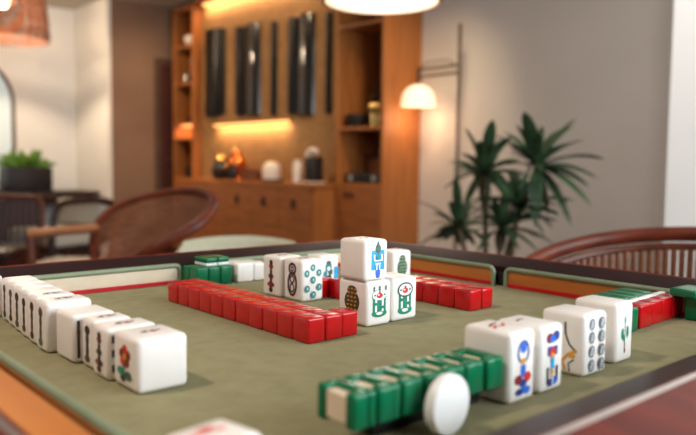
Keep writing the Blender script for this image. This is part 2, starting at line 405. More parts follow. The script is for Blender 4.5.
# --- right row of four upright tiles
RG = 'white tiles standing in the right row'
o, dm = tbox('mahjong_tile', 'white upright tile behind the green tiles, blue arch and red blobs on its face', .4205, .4525, .2985, .342, .0525, group=RG)
engrave(o, '-y', dm, wide(1.4, [(p, 'navy') for p in ring(0, 11, 4.6, 8, 1.6)]+[(ell(0, 14, 2.8, 4), 'blue'), (ell(0, 4, 2.4, 2.4), 'gold'), (rect(0, -3, 4.4, 9), 'blue'),
        (ell(-4, -9, 3.4, 3.6), 'darkred'), (ell(3.8, -8, 3.2, 3.8), 'red'), (ell(0, -12, 3.2, 3), 'navy'), (ell(-3, -18, 3.4, 2.6), 'navy'), (ell(3, -17.5, 3.4, 3), 'blue'), (rect(0, -16, 2, 6), 'blue')]))
engrave(o, 'z', dm, [(stroke([(-11, -4), (-4, 1), (2, -2), (9, 4)], 2.6), 'red'), (stroke([(-9, 2), (-2, 6), (6, 8)], 2.2), 'darkred')])
o, dm = tbox('mahjong_tile', 'second upright white tile in the right row, blue figure on its face', .459, .491, .299, .341, .0515, group=RG)
engrave(o, '-y', dm, wide(1.3, [(ell(-3, 16, 3.6, 4), 'darkred'), (ell(3.4, 17, 3.8, 4), 'navy'), (ell(0, 15, 3, 3), 'blue'), (ell(0, 10, 2, 1.8), 'paper'), (rect(0, 6, 10, 7), 'navy'), (ell(0, 4.5, 3.2, 4), 'red'),
        (ell(0, 2.6, 1.5, 2), 'gold'), (rect(0, -3.5, 3.6, 9), 'cyan'), (rect(-4.6, -12, 1.8, 12), 'bronze'), (rect(4.8, -12, 1.8, 12), 'black'), (rect(0, -11, 3, 6), 'gold'), (ell(-2.2, -18, 2.8, 3), 'navy'), (ell(2.4, -17, 2.8, 3.2), 'blue'), (rect(0, -15, 1, 8), 'paper')]))
engrave(o, 'z', dm, [(stroke([(-11, 4), (-5, 7), (0, 6)], 2), 'darkred')])
o, dm = tbox('mahjong_tile', 'white upright tile with two columns of four grey ovals on its face', .524, .561, .301, .342, .052, group=RG)
engrave(o, '-y', dm, wide(1.25, [z for x in (-5.6, 6.2) for y in (17, 6, -5.5, -17) for z in ((ell(x, y, 3.7, 5.1), 'grey'), (stroke([(x-.9, y-3.6), (x+.9, y+3.6)], .8), 'paper'), (stroke([(x+1.4, y-3), (x+2.2, y+2)], .5), 'paper'))]))
engrave(o, '-x', dm, [(stroke([(3, 18), (3.6, 8), (7, 0), (14, -6)], 1.8), 'black'), (stroke([(14, -4), (6, -9), (1, -15), (4, -22)], 2.6), 'gold'), (ell(9, -9, 4, 2.4), 'gold'), (stroke([(12, -12), (7, -16), (8, -23)], 1.2), 'bronze'), (ell(-4, 4, 2, 5), 'red')])
o, dm = tbox('mahjong_tile', 'white upright tile with a small green sprout, last of the right row', .583, .614, .305, .347, .0535, group=RG)
engrave(o, '-y', dm, [(stroke([(0, -16), (.3, -4), (0, 13)], 1.0), 'darkgreen'), (ell(0, 11, 1.2, 3.4), 'green'), (ell(-4.2, -1, 2.3, 5.2), 'green'), (ell(4.3, 0, 2, 5.4), 'green'), (ell(-1.5, -5, 1.6, 3), 'green'), (ell(0, -16, 1.1, 2.4), 'darkred'), (rect(0, -10.5, 1, 4), 'darkred')])

# --- centre stack
SG = 'white tiles of the centre stack'
o, dm = tbox('mahjong_tile', 'white tile at the bottom front of the stack, bronze figure and green crest', .5115, .5485, .545, .591, .0485, group=SG)
engrave(o, '-x', dm, [(ell(u*1.0, v, a, b), c) if False else (p, c) for p, c in d_figure('bronze', 'gold', 26, 36)])
engrave(o, '-y', dm, d_crest('green', 'darkgreen', 27, 33, 'red')+[(rect(-8, 16, 1.6, 5), 'darkgreen'), (rect(9, 16, 1.6, 5), 'darkgreen'), (rect(0, 16, 1.6, 6), 'darkgreen')])
o, dm = tbox('mahjong_tile', 'white tile on top of the stack with a blue crest on its face', .5085, .5435, .546, .587, .0435, z0=FELT+.0489, group=SG)
engrave(o, '-y', dm, [(rect(2, 0, 19, 21), 'cyan'), (rect(2, -12, 7, 8), 'blue'), (ell(2, -17, 3, 2.4), 'blue'), (rect(2, 8, 4, 18), 'teal'), (ell(2, 12, 4, 5), 'darkgreen'), (ell(2, 17, 1.4, 3), 'darkgreen'),
        (rect(-3.5, 3, 2, 6), 'paper'), (rect(7.5, 3, 2, 6), 'paper'), (rect(2, -4, 8, 1.6), 'paper'), (rect(0, -8, 1.6, 5), 'paper'), (rect(4, -8, 1.6, 5), 'paper'), (rect(2, -.5, 12, 1.2), 'paper'), (ell(2, 2, 2.4, 2.2), 'teal')])
engrave(o, 'z', dm, d_topmark('brown', 14, 6))
o, dm = tbox('mahjong_tile', 'white tile right of the stack with a red flower over a green crest', .5515, .592, .5475, .590, .048, group=SG)
engrave(o, '-y', dm, d_crest('green', 'darkgreen', 27, 38, 'red')+[(p, 'darkgreen') for p in ring(0, 10.2, 11, 7.6, 1.5)])
TG = 'white tiles beside the long red row'
o, dm = tbox('mahjong_tile', 'white tile with seven green rings on its face, near tile of the pair', .5435, .579, .697, .735, .0525, group=TG)
engrave(o, '-y', dm, d_dots('teal', [(0, 16), (-9.5, 9), (9.5, 9), (0, .5), (-9.5, -10), (9.5, -9), (0, -18)], 4.1))
engrave(o, '-x', dm, d_links('plum', 18, 42))
engrave(o, 'z', dm, d_topmark('brown', 18, 8))
o, dm = tbox('mahjong_tile', 'white tile with a red and black beaded ornament, far tile of the pair', .5405, .578, .738, .777, .0525, group=TG)
engrave(o, '-x', dm, d_bamboo('darkred', 'black', 17, 42))
engrave(o, 'z', dm, d_topmark('brown', 18, 8))
o, dm = tbox('mahjong_tile', 'white tile with a teal and blue ornament, half hidden behind two red tiles', .6185, .652, .752, .785, .047, group=TG)
engrave(o, '-y', dm, [(rect(-2, 6, 11, 10), 'teal'), (ell(-2, 13, 4.5, 3), 'darkgreen'), (ell(-8, -2, 3.5, 4), 'teal'), (ell(1, 0, 4, 4.5), 'darkgreen'), (ell(-2, 5, 3, 3), 'paper'), (ell(-2, -7, 5, 3), 'black'), (rect(11, -2, 7, 18), 'cyan'), (ell(-9, -10, 3, 4), 'cyan')])
o, dm = tbox('mahjong_tile', 'white tile with a dark green crest, behind the right of the stack', .718, .756, .712, .745, .050)
engrave(o, '-y', dm, [(p, c) for p, c in d_figure('darkgreen', 'lime', 22, 38)])
# near cut-off tile
o, dm = tbox('mahjong_tile', 'blurred white tile at the bottom frame edge, red mark on top', -.019, .019, -.017, .017, .0385)
o.location = (.180, .300, FELT+.0002); o.rotation_euler.z = math.radians(8)
engrave(o, 'z', dm, [(ell(0, 6, 5, 3.4), 'red'), (ell(6, 3, 4, 2.6), 'pink'), (ell(-7, 4, 4, 2.6), 'pink')])

# --- red tiles
ORD = ['first', 'second', 'third', 'fourth', 'fifth', 'sixth', 'seventh', 'eighth', 'ninth', 'tenth', 'eleventh']
rw, rd, rh = .0213, .0252, .0248
red = None
def red_tile(x, y, label, group=None, z=FELT, rz=0):
    global red
    if red is None:
        red = tile('red_tile', label, (rw, rd, rh), (x, y, z+.0002), 'red_tile', rz, .0024, group, 'mahjong tile'); return red
    return dup(red, (x, y, z+.0002), math.radians(rz), label, group)
RRG = 'red tiles of the long double row'
for k in range(11):
    for c in range(2):
        x = .4195+rw/2+c*.0217; y = .527+rd/2+k*.0255
        red_tile(x+random.uniform(-.0004, .0004), y, f"{ORD[k]} red tile from the long row's near end, column nearer the {'left white row' if c == 0 else 'centre stack'}", RRG, rz=random.uniform(-.6, .6))
red_tile(.4195+rw/2+.0436, .527+rd/2+.001, 'single red tile at the near right end of the long row, beside the stack', RRG)
FG = 'red tiles of the short double row'
for k in range(5):
    for c in range(2):
        red_tile(.666+rw/2+c*.0222, .531+rd/2+k*.0258, f"{ORD[k]} red tile from the short red row's near end, {'left' if c == 0 else 'right'} column", FG)
red_tile(.5915, .7175, 'red tile behind the seven-ring tile, pale lit face', 'red tiles behind the ring tile')
red_tile(.6040, .691, 'dark red tile between the ring tile and the stack', 'red tiles behind the ring tile')
red_tile(.628, .886, 'red tile just showing beyond the white pair, beside the far white tiles')

# --- two-tone red tiles at right (red back, white face layer)
PG = 'red and white tiles at the right rail'
rt = thing('two_tone_tile', '', 'mahjong tile', (0, 0, FELT))
MB().box(-.0138, .0138, -.0095, .0085, 0, .0255, .0022, 3).build('tile_back', M['red_tile'], rt)
MB().box(-.0141, .0141, .0086, .0175, 0, .0262, .0026, 3).build('tile_face', M['white_tile'], rt)
rl = ['nearest red tile with white back layer in the right pile, beside a green tile', 'second red tile with white layer in the right pile', 'third red tile with white layer in the right pile', 'last red tile with white layer in the right pile, beside the dark green block']
for k in range(4):
    p = (.749+k*.0285, .3675+k*.0012, FELT+.0002)
    if k == 0: rt.location = p; rt['label'] = rl[0]; rt['group'] = PG
    else: dup(rt, p, 0, rl[k], PG)

# --- green tiles with a cream inlay (C-shaped green shell)
def green_shell(w, dp, h):
    b = MB()
    b.box(-w/2+.009, w/2, -dp/2, dp/2, 0, h, .0022, 3)
    b.box(-w/2, w/2-.004, -dp/2, -dp/2+.0085, 0, h, .0022, 3)
    b.box(-w/2, w/2-.004, dp/2-.0085, dp/2, 0, h, .0022, 3)
    return b
GG = 'green tiles with cream inlay in the front row'
gl = ['green tile with cream inlay showing at the left end of the front row', 'green tile second from the left end of the front row', 'green tile third from the left, left of the white disc', 'green tile behind the left edge of the white disc', 'green tile hidden mostly behind the white disc', 'green tile just right of the white disc', 'green tile at the right end of the front row, touching the upright white tile']
gt = thing('green_tile', '', 'mahjong tile', (0, 0, FELT))
gw, gd, gh = .0188, .035, .0226
green_shell(gw, gd, gh).build('tile_shell', M['green_tile'], gt)
MB().box(-gw/2+.001, -gw/2+.0092, -gd/2+.0083, gd/2-.0083, .003, gh-.0028, .0006, 1).build('inlay', M['cream'], gt)
for k in range(7):
    p = (.2845+k*.0206, .3195+random.uniform(-.0006, .0006), FELT+.0146); rz = math.radians(random.uniform(-1, 1))
    if k == 0: gt.location = p; gt.rotation_euler.z = rz; gt['label'] = gl[0]; gt['group'] = GG
    else: dup(gt, p, rz, gl[k], GG)
tag(MB().box(-.046, .060, -.007, .007, 0, .0142, .002, 2).build('tile_rest', M['black'], None, (.352, .3245, FELT+.0002)), 'low bar carrying the front row of green tiles, shadow in its black colour', 'tile rest')  # unseen support, coloured black for the shadow under the tiles
d1 = MB().lathe([(0, -.0045), (.0170, -.0045), (.0187, -.0038), (.0196, -.0018), (.0196, .0018), (.0187, .0038), (.0170, .0045), (0, .0045)], 48)
o = d1.build('round_disc', M['disc'], None, (.3455, .2920, FELT+.0198)); o.rotation_euler = (PI/2, 0, math.radians(4))
tag(o, 'round white disc standing on edge before the front green tiles', 'game disc')

# --- plain green tiles
GB = 'green tiles stacked in the far corner'
g2 = None
for r, row in enumerate(('front', 'back')):
    for c, cn in enumerate(('left', 'middle', 'right')):
        loc = (.507+c*.0190, .8825+r*.0212, FELT+.0002); l = f"{cn} green tile in the {row} of the far green stack, lower layer"
        if g2 is None: g2 = tile('green_tile', l, (.0186, .0207, .0265), loc, 'green_tile', 0, .0024, GB)
        else: dup(g2, loc, 0, l, GB)
lt = thing('two_tone_tile', 'flat green tile with white underside on the far stack, left of two', 'mahjong tile', (.5265, .897, FELT+.0268), 0, 'flat green tiles on the far stack')
MB().box(-.0093, .0093, -.0165, .0165, 0, .004, .0012, 2).build('tile_face', M['white_tile'], lt)
MB().box(-.0094, .0094, -.0167, .0167, .0041, .0115, .0022, 3).build('tile_back', M['green_tile'], lt)
dup(lt, (.5457, .897, FELT+.0268), 0, 'flat green tile with white underside on the far stack, right of two', 'flat green tiles on the far stack')
WB = 'white tiles beside the far green stack'
o, dm = tbox('mahjong_tile', 'white tile lying next to the far green stack', .5635, .592, .872, .910, .0275, bev=.003, group=WB)
o, dm = tbox('mahjong_tile', 'white tile lying at the right of the far white pair', .5925, .611, .872, .910, .0265, bev=.003, group=WB)

GR = 'dark green tiles behind the red and white tiles'
for k in range(5):
    loc = (.732+k*.0225, .4075+k*.0006, FELT+.0002); l = ['slanted green tile at the near end of the back line in the right pile'] + [f"slanted green tile, {ORD[j]} from the near end of the right pile's back line" for j in range(1, 5)]
    if k == 0:
        g3 = thing('green_tile', l[0], 'mahjong tile', loc, math.radians(-4), GR)
        MB().box(-.0104, .0095, -.019, .019, 0, .0262, .0024, 3).build('tile_back', M['green_tile'], g3)
        MB().box(.0096, .0114, -.0185, .0185, .0005, .021, .0008, 1).build('tile_face', M['cream'], g3)
    else: dup(g3, loc, math.radians(-4+random.uniform(-2, 2)), l[k], GR)
tile('green_tile', 'small green tile at the near end of the right pile, beside the sprout tile', (.0195, .030, .0255), (.7165, .3705, FELT+.0002), 'green_tile', 0, .0024)
tile('green_tile', 'dark green block at the right frame edge, in front of the red tiles', (.030, .036, .0262), (.841, .3335, FELT+.0002), 'green_tile', 0, .0024)
tile('green_tile', 'flat dark green tile lying on top at the right end of the right pile', (.042, .030, .0095), (.8365, .349, FELT+.0266), 'green_tile', -3, .0024)

# ------------------------------------------------------------------ cabinet wall
BX, BB = 3.64, 4.03
def bookcase(name, label, y0, y1, shelves, top, floor_z):
    t = thing(name, label, 'bookcase', (BX, (y0+y1)/2, 0)); oy = -(y0+y1)/2
    def part(nm, m, *b):
        return MB().box(b[0]-BX, b[1]-BX, b[2]+oy, b[3]+oy, b[4], b[5], .002, 1).build(nm, m, t)
    part('side_panel', M['oak'], BX, BB, y0, y0+.028, 0, top)
    part('side_panel', M['oak'], BX, BB, y1-.028, y1, 0, top)
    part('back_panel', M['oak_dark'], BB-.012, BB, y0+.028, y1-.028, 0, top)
    for z in shelves: part('shelf', M['oak'], BX+.002, BB-.012, y0+.028, y1-.028, z-.024, z)
    part('top_panel', M['oak'], BX, BB, y0+.028, y1-.028, top-.028, top)
    dr = part('door', M['oak_drawer'], BX+.001, BX+.02, y0+.03, y1-.03, .06, floor_z-.026)
    return t, dr, oy
br, dr, oy = bookcase('bookcase', 'tall oak bookcase with orange lit side, right of the panelled niche', 3.728, 4.26, (1.99, 1.223, .80), 2.50, .80)
for yy in (4.125, 4.065):
    MB().lathe([(0, 0), (.017, 0), (.017, .012), (0, .014)], 16, mtx=Matrix.Translation((0, yy+oy, .715)) @ Matrix.Rotation(-PI/2, 4, 'Y')).build('handle', M['black'], dr)
bl, dl, oy2 = bookcase('bookcase', 'narrow oak shelf tower at the left of the panelled niche, with one lit cubby', 6.448, 6.862, (2.12, 1.75, 1.355, 1.193, .785), 2.505, .785)
MB().box(.06, .30, -.16, .16, 1.318, 1.328).build('light_strip', M['led'], bl)
# niche panelling, header and light strips
pn = structure(MB().box(3.74, 4.03, 4.262, 6.446, 0, 2.5).build('trim_2', M['woven']))
hd = structure(MB().box(3.66, 4.03, 4.262, 6.446, 2.501, CEIL-.001).build('trim_3', M['oak']))
lb = thing('niche_light_bar', 'warm light strip glowing under a slim wooden ledge in the niche', 'light', (3.74, 5.55, 1.29))  # LED bar with its ledge, mounted on the panelling
MB().box(-.06, -.001, -.6, .6, .022, .04, .002, 1).build('ledge', M['oak'], lb)
MB().box(-.05, -.015, -.59, .59, .008, .021).build('light_strip', M['led'], lb)
lc = tag(MB().box(-.02, .02, -1.0, 1.0, 0, .02).build('light_strip_cove', M['led'], None, (3.715, 5.35, 2.478)), 'warm cove light along the top of the panelled niche', 'light')
lc.name = 'cove_light'
SLATS = [(6.365, 6.08, 1.405, 2.235, 'leftmost broad dark strip on the woven panel'), (6.075, 5.996, 1.409, 2.22, 'narrow dark strip against the right of the leftmost broad one'),
         (5.805, 5.655, 1.394, 2.191, 'dark strip just left of the silvery one left of centre'), (5.622, 5.414, 1.386, 2.2, 'glossy dark strip with silvery highlight, left of centre on the panel'),
         (5.246, 5.157, 1.369, 2.169, 'thin dark strip standing alone in the panel centre'), (4.985, 4.862, 1.371, 2.162, 'dark strip just left of the brightest silvery one'),
         (4.854, 4.635, 1.352, 2.167, 'brightest glossy strip with a silvery highlight on the panel'), (4.496, 4.422, 1.348, 2.144, 'rightmost thin dark strip beside the tall bookcase')]
for a, b, zb, zt, l in SLATS:
    wd = a-b; n = 12; dd = min(.05, wd*.4)
    poly = [(-dd*math.sin(PI*k/n)-.001, wd/2*math.cos(PI*k/n)) for k in range(n+1)]
    tag(MB().prism(poly, zb, zt).build('wall_strip', M['slatgloss'] if 'glossy' in l else M['slatdark'], None, (3.74, (a+b)/2, 0)), l, 'wall decoration', 'dark strips on the woven panel')
# sideboard
SX = 3.42
sb = thing('sideboard', 'long low oak sideboard with drawers under the panelled niche', 'sideboard', (SX, 5.23, 0))
def sp(nm, m, x0, x1, y0, y1, z0, z1, parent=None, bev=.002):
    return MB().box(x0-SX, x1-SX, y0-5.23, y1-5.23, z0, z1, bev, 1).build(nm, m, parent or sb)
sp('carcass', M['oak'], SX+.02, 3.638, 4.26, 6.20, .06, .76)
sp('worktop', M['oak'], SX-.005, 3.638, 4.244, 6.215, .762, .79)
sp('plinth', M['darkwood'], SX+.04, 3.62, 4.27, 6.19, 0, .06)
for a, b in ((4.29, 4.70), (4.706, 5.10), (5.106, 5.497)):
    q = sp('drawer', M['oak_drawer'], SX, SX+.019, a, b, .435, .755)
    sp('pull', M['black'], SX-.012, SX-.001, (a+b)/2-.022, (a+b)/2+.022, .595, .665, q)
    sp('drawer', M['oak_drawer'], SX, SX+.019, a, b, .075, .43)
for a, b in ((5.503, 5.845), (5.85, 6.19)): sp('door', M['oak_drawer'], SX, SX+.019, a, b, .075, .755)
# counter between the bookcases (rear deck of the sideboard)
sp('rear_deck', M['oak'], 3.639, 3.738, 4.263, 6.445, .762, .79)

def lathe_thing(name, label, cat, prof, loc, m, group=None, n=28):
    return tag(MB().lathe(prof, n).build(name, M[m], None, loc), label, cat, group)
ZC = .7905
k = thing('kettle', 'dark bulbous kettle with gilt lid at the left of the niche counter', 'kettle', (3.60, 5.86, ZC))
MB().lathe([(0, 0), (.06, 0), (.085, .03), (.09, .08), (.07, .14), (.045, .17), (.045, .185), (0, .19)]).build('body', M['black'], k)
MB().lathe([(0, .186), (.05, .188), (.045, .205), (.02, .225), (.016, .245), (.02, .26), (0, .268)]).build('lid', M['gold'], k)
MB().tube([(0, -.08, .08), (0, -.11, .12), (0, -.125, .165)], [.02, .014, .01]).build('spout', M['black'], k)
u = thing('samovar', 'copper urn with round belly on the niche counter, beside the dark kettle', 'urn', (3.60, 5.60, ZC))
MB().lathe([(0, 0), (.07, 0), (.06, .03), (.03, .05), (.05, .07), (.09, .11), (.095, .16), (.07, .2), (.05, .21), (.055, .235), (.03, .26), (0, .265)]).build('body', M['copper'], u)
MB().tube([(-.09, 0, .13), (-.13, 0, .12), (-.135, 0, .10)], .008).build('tap', M['gold'], u)
MB().lathe([(.0, .26), (.018, .262), (.02, .28), (0, .292)]).build('knob', M['gold'], u)
lathe_thing('jar', 'small dark lidded jar in front of the copper urn', 'jar', [(0, 0), (.04, 0), (.05, .03), (.045, .09), (.03, .105), (.032, .12), (0, .13)], (3.50, 5.50, ZC), 'black')
bo = thing('wooden_box', 'low brown wooden box on the niche counter left of the white dome', 'box', (3.61, 5.31, ZC))
MB().box(-.08, .08, -.12, .12, 0, .075, .004, 2).build('body', M['oak_dark'], bo); MB().box(-.085, .085, -.125, .125, .076, .092, .004, 2).build('lid', M['walnut'], bo)
pd = thing('humidifier', 'white rounded dome appliance on the niche counter', 'appliance', (3.56, 4.99, ZC))
MB().lathe([(0, .02), (.075, .02), (.08, .05), (.078, .11), (.06, .15), (.03, .165), (0, .168)], 32).build('body', M['white_cer'], pd)
MB().lathe([(0, 0), (.082, 0), (.082, .018), (0, .019)], 32).build('base', M['black'], pd)
lathe_thing('tray', 'small flat black tray beside the white dome appliance', 'tray', [(0, 0), (.055, 0), (.062, .022), (.055, .022), (.05, .006), (0, .006)], (3.49, 4.80, ZC), 'black')
lathe_thing('glass_jar', 'pale cylindrical glass jar left of the white arched dispenser', 'jar', [(0, 0), (.04, 0), (.042, .03), (.042, .15), (.03, .17), (.03, .18), (0, .182)], (3.54, 4.60, ZC), 'white_cer')
wd = thing('water_dispenser', 'white arched dispenser with dark tank at the right end of the niche counter', 'dispenser', (3.55, 4.43, ZC))
MB().box(-.06, .06, -.075, .03, 0, .21, .02, 3).build('tank', M['planter'], wd)
MB().tube([(0, .055, 0), (0, .055, .2), (0, .045, .235), (0, .02, .255), (0, -.02, .258), (0, -.05, .25)], .024, 12).build('arch', M['white_cer'], wd)
MB().box(-.07, .07, -.08, .08, 0, .012, .004, 2).build('base', M['white_cer'], wd)
# left tower ornaments
lathe_thing('bowl', 'white ceramic bowl on the top open shelf of the tower', 'bowl', [(0, 0), (.03, 0), (.07, .03), (.085, .07), (.078, .1), (.05, .115), (0, .118)], (3.74, 6.63, 2.1205), 'white_cer')
def figurine(label, loc, m, h=.2):
    t = thing('figurine', label, 'figurine', loc)
    MB().box(-.045, .045, -.045, .045, 0, .05, .004, 2).build('base', M['black'], t)
    MB().lathe([(0, .051), (.03, .052), (.045, .08), (.03, .11), (.018, h*.65), (.034, h*.75), (.03, h*.9), (0, h)]).build('body', M[m], t)
figurine('silver figurine on black base on the second open shelf of the tower', (3.73, 6.60, 1.7505), 'steel', .27)
lathe_thing('vase', 'small silver vase left of the silver figurine on the tower', 'vase', [(0, 0), (.03, 0), (.045, .04), (.03, .09), (.02, .11), (.026, .13), (0, .131)], (3.74, 6.75, 1.7505), 'steel')
figurine('gilt figurine on black base on the third open shelf of the tower', (3.73, 6.60, 1.3555), 'gold', .3)
bx = MB().box(-.06, .06, -.07, .07, 0, .12, .004, 2).build('black_box', M['black'], None, (3.74, 6.6, .7855)); tag(bx, 'black box in the bottom cubby of the shelf tower', 'box')
# right bookcase items
vs = thing('vase', 'black vase holding dark leafy stems on the upper shelf of the tall bookcase', 'vase', (3.84, 3.95, 1.2235))
MB().lathe([(0, 0), (.07, 0), (.1, .05), (.1, .12), (.075, .16), (.07, .165), (.07, .15), (.08, .12), (0, .02)]).build('body', M['black'], vs)
lf = MB()
for i in range(26):
    a = random.uniform(0, 2*PI); el = random.uniform(.5, 1.35); L = random.uniform(.14, .26)
    dv = Vector((math.cos(a)*math.cos(el)*.45, math.sin(a)*math.cos(el)*.7, math.sin(el)))
    p0 = Vector((0, 0, .14)); p1 = p0+dv*L*.55; p2 = p0+dv*L+Vector((0, 0, -.03))
    lf.tube([p0, p1, p0.lerp(p2, .8), p2], [.004, .018, .014, .002], 6, flat=.3)
lf.build('foliage', M['darkwood'], vs)
for yy, l in ((3.90, 'small gilt ball on the upper shelf, left of two'), (3.835, 'small gilt ball on the upper shelf, right of two by the bookcase edge')):
    b_ = lathe_thing('gilt_ball', l, 'ornament', [(0, 0), (.012, 0), (.012, .10), (.03, .115), (.036, .145), (.026, .17), (0, .18)], (3.69, yy, 1.2235), 'gold', 'gilt balls on the upper shelf')
lathe_thing('bowl', 'wide black bowl on the upper shelf in front of the leafy vase', 'bowl', [(0, 0), (.05, 0), (.075, .04), (.085, .1), (.076, .1), (.067, .05), (0, .012)], (3.735, 4.125, 1.2235), 'planter')
st = thing('radio', 'low black radio on the lower shelf of the tall bookcase', 'radio', (3.74, 3.99, .8005))
MB().box(-.06, .06, -.2, .2, 0, .075, .006, 2).build('body', M['black'], st)
for yy in (-.13, .13): MB().lathe([(0, 0), (.028, 0), (.026, .008), (0, .009)], 18, mtx=Matrix.Translation((-.061, yy, .038)) @ Matrix.Rotation(-PI/2, 4, 'Y')).build('dial', M['steel'], st)
pf = thing('picture_frame', 'small dark picture frame on the lower shelf behind the radio', 'frame', (3.9, 4.09, .8005))
MB().box(-.012, .012, -.1, .1, .0, .22, .004, 1).build('frame', M['black'], pf); MB().box(-.015, -.0125, -.08, .08, .02, .2).build('picture', M['oak_dark'], pf)
lathe_thing('bottle', 'tall dark bottle on the lower shelf at the right of the radio', 'bottle', [(0, 0), (.035, 0), (.038, .02), (.038, .15), (.015, .2), (.014, .26), (0, .262)], (3.88, 3.85, .8005), 'black')

# ------------------------------------------------------------------ lamps
fl = thing('floor_lamp', 'slim brass floor lamp with glowing opal dome shade beside the bookcase', 'lamp', (3.85, 3.215, 0))
MB().lathe([(0, 0), (.14, 0), (.14, .018), (.02, .026), (0, .026)], 32).build('base', M['brass'], fl)
MB().tube([(0, 0, .02), (0, 0, 1.0), (0, 0, 1.9)], .0125, 10).build('pole', M['brass'], fl)
for z in (1.575, 1.625): MB().tube([(0, .0, z), (0, .375, z)], .0095, 8).build('arm', M['brass'], fl)
MB().tube([(0, .03, 1.625), (0, .10, 1.668), (0, .2, 1.672), (0, .3, 1.668), (0, .375, 1.625)], .004, 8).build('wire', M['brass'], fl)
MB().tube([(0, .375, 1.64), (0, .375, 1.52)], .011, 10).build('stem', M['black'], fl)
MB().lathe([(.02, .165), (.0, .166)] and [(0, .155), (.042, .148), (.082, .126), (.11, .089), (.123, .047), (.127, 0), (.121, 0), (.117, .047), (.104, .086), (.077, .122), (.037, .142), (0, .149)], 36, c=(0, .375, 1.368)).build('shade', M['glow_white'], fl)
pl = thing('pendant_lamp', 'wide drum pendant with glowing diffuser hanging at the top centre', 'lamp', (2.31, 2.39, 1.668))
MB().lathe([(.258, .0), (.275, .004), (.278, .02), (.255, .12), (.2, .165), (.06, .185), (0, .187)], 48).build('shade', M['pend_shell'], pl)
MB().lathe([(0, -.012), (.12, -.01), (.2, -.004), (.256, .004)], 48).build('diffuser', M['glow_pend'], pl)
MB().tube([(0, 0, .18), (0, 0, CEIL-1.668-.02)], .004, 8).build('cord', M['black'], pl)
MB().lathe([(0, CEIL-1.668-.03), (.05, CEIL-1.668-.03), (.05, CEIL-1.669), (0, CEIL-1.669)], 24).build('canopy', M['pend_shell'], pl)
wl = thing('pendant_lamp', 'round rattan pendant lamp with visible bulb at the top left', 'lamp', (1.97, 6.81, 2.0))
rb = MB()
for k in range(24):
    z = k*.0185; r = .385-.045*(z/.44)**1.5
    rb.tube([(r*math.cos(2*PI*j/40), r*math.sin(2*PI*j/40), z+random.uniform(-.002, .002)) for j in range(40)], random.uniform(.0045, .0075), 6, closed=True)
for j in range(10):
    a = 2*PI*j/10
    rb.tube([(.378*math.cos(a), .378*math.sin(a), 0), (.368*math.cos(a), .368*math.sin(a), .25), (.335*math.cos(a), .335*math.sin(a), .43)], .005, 6)
rb.build('shade', M['rattan'], wl)
MB().lathe([(0, .27), (.045, .285), (.065, .33), (.055, .37), (.025, .4), (0, .402)], 20).build('bulb', M['bulb'], wl)
MB().tube([(0, 0, .40), (0, 0, .545)], .006, 8).build('cord', M['black'], wl)

# ------------------------------------------------------------------ plant
P3 = lambda px, py, dep: Vector((0, 0, .93))+(F+R*((px-348)/720)-U*((py-217.5)/720))*dep
plant = thing('potted_plant', 'tall dracaena with dark strappy leaves against the pale back wall', 'plant', (2.62, 1.98, 0))
pb = Vector(plant.location)
MB().lathe([(0, 0), (.12, 0), (.16, .3), (.165, .33), (.15, .33), (.14, .29), (0, .28)], 36).build('pot', M['pot'], plant)
MB().lathe([(.142, .292), (.05, .305), (0, .308)], 24).build('soil', M['soil'], plant)
CR = [Vector((2.76, 1.845, .94)), Vector((2.585, 2.0, .91)), Vector((2.50, 2.07, .66)), Vector((2.65, 1.95, .66)), Vector((2.70, 1.90, .76))]
TIPS = [[(524, 110), (577, 117), (605, 158), (590, 186), (572, 225), (600, 178), (535, 226), (503, 130), (560, 128), (592, 205), (585, 138), (548, 215)],
        [(465, 127), (493, 118), (461, 152), (452, 169), (463, 208), (503, 140), (478, 140), (520, 160), (485, 215), (512, 205)],
        [(440, 215), (445, 240), (460, 205), (470, 200), (455, 228), (490, 240), (485, 205), (500, 225), (475, 246), (462, 246)],
        [(520, 250), (550, 240), (500, 255), (545, 215), (530, 205), (512, 215), (558, 220), (540, 252)],
        [(520, 190), (560, 215), (500, 200), (545, 235), (575, 200), (510, 180)]]
up = Vector((0, 0, 1))
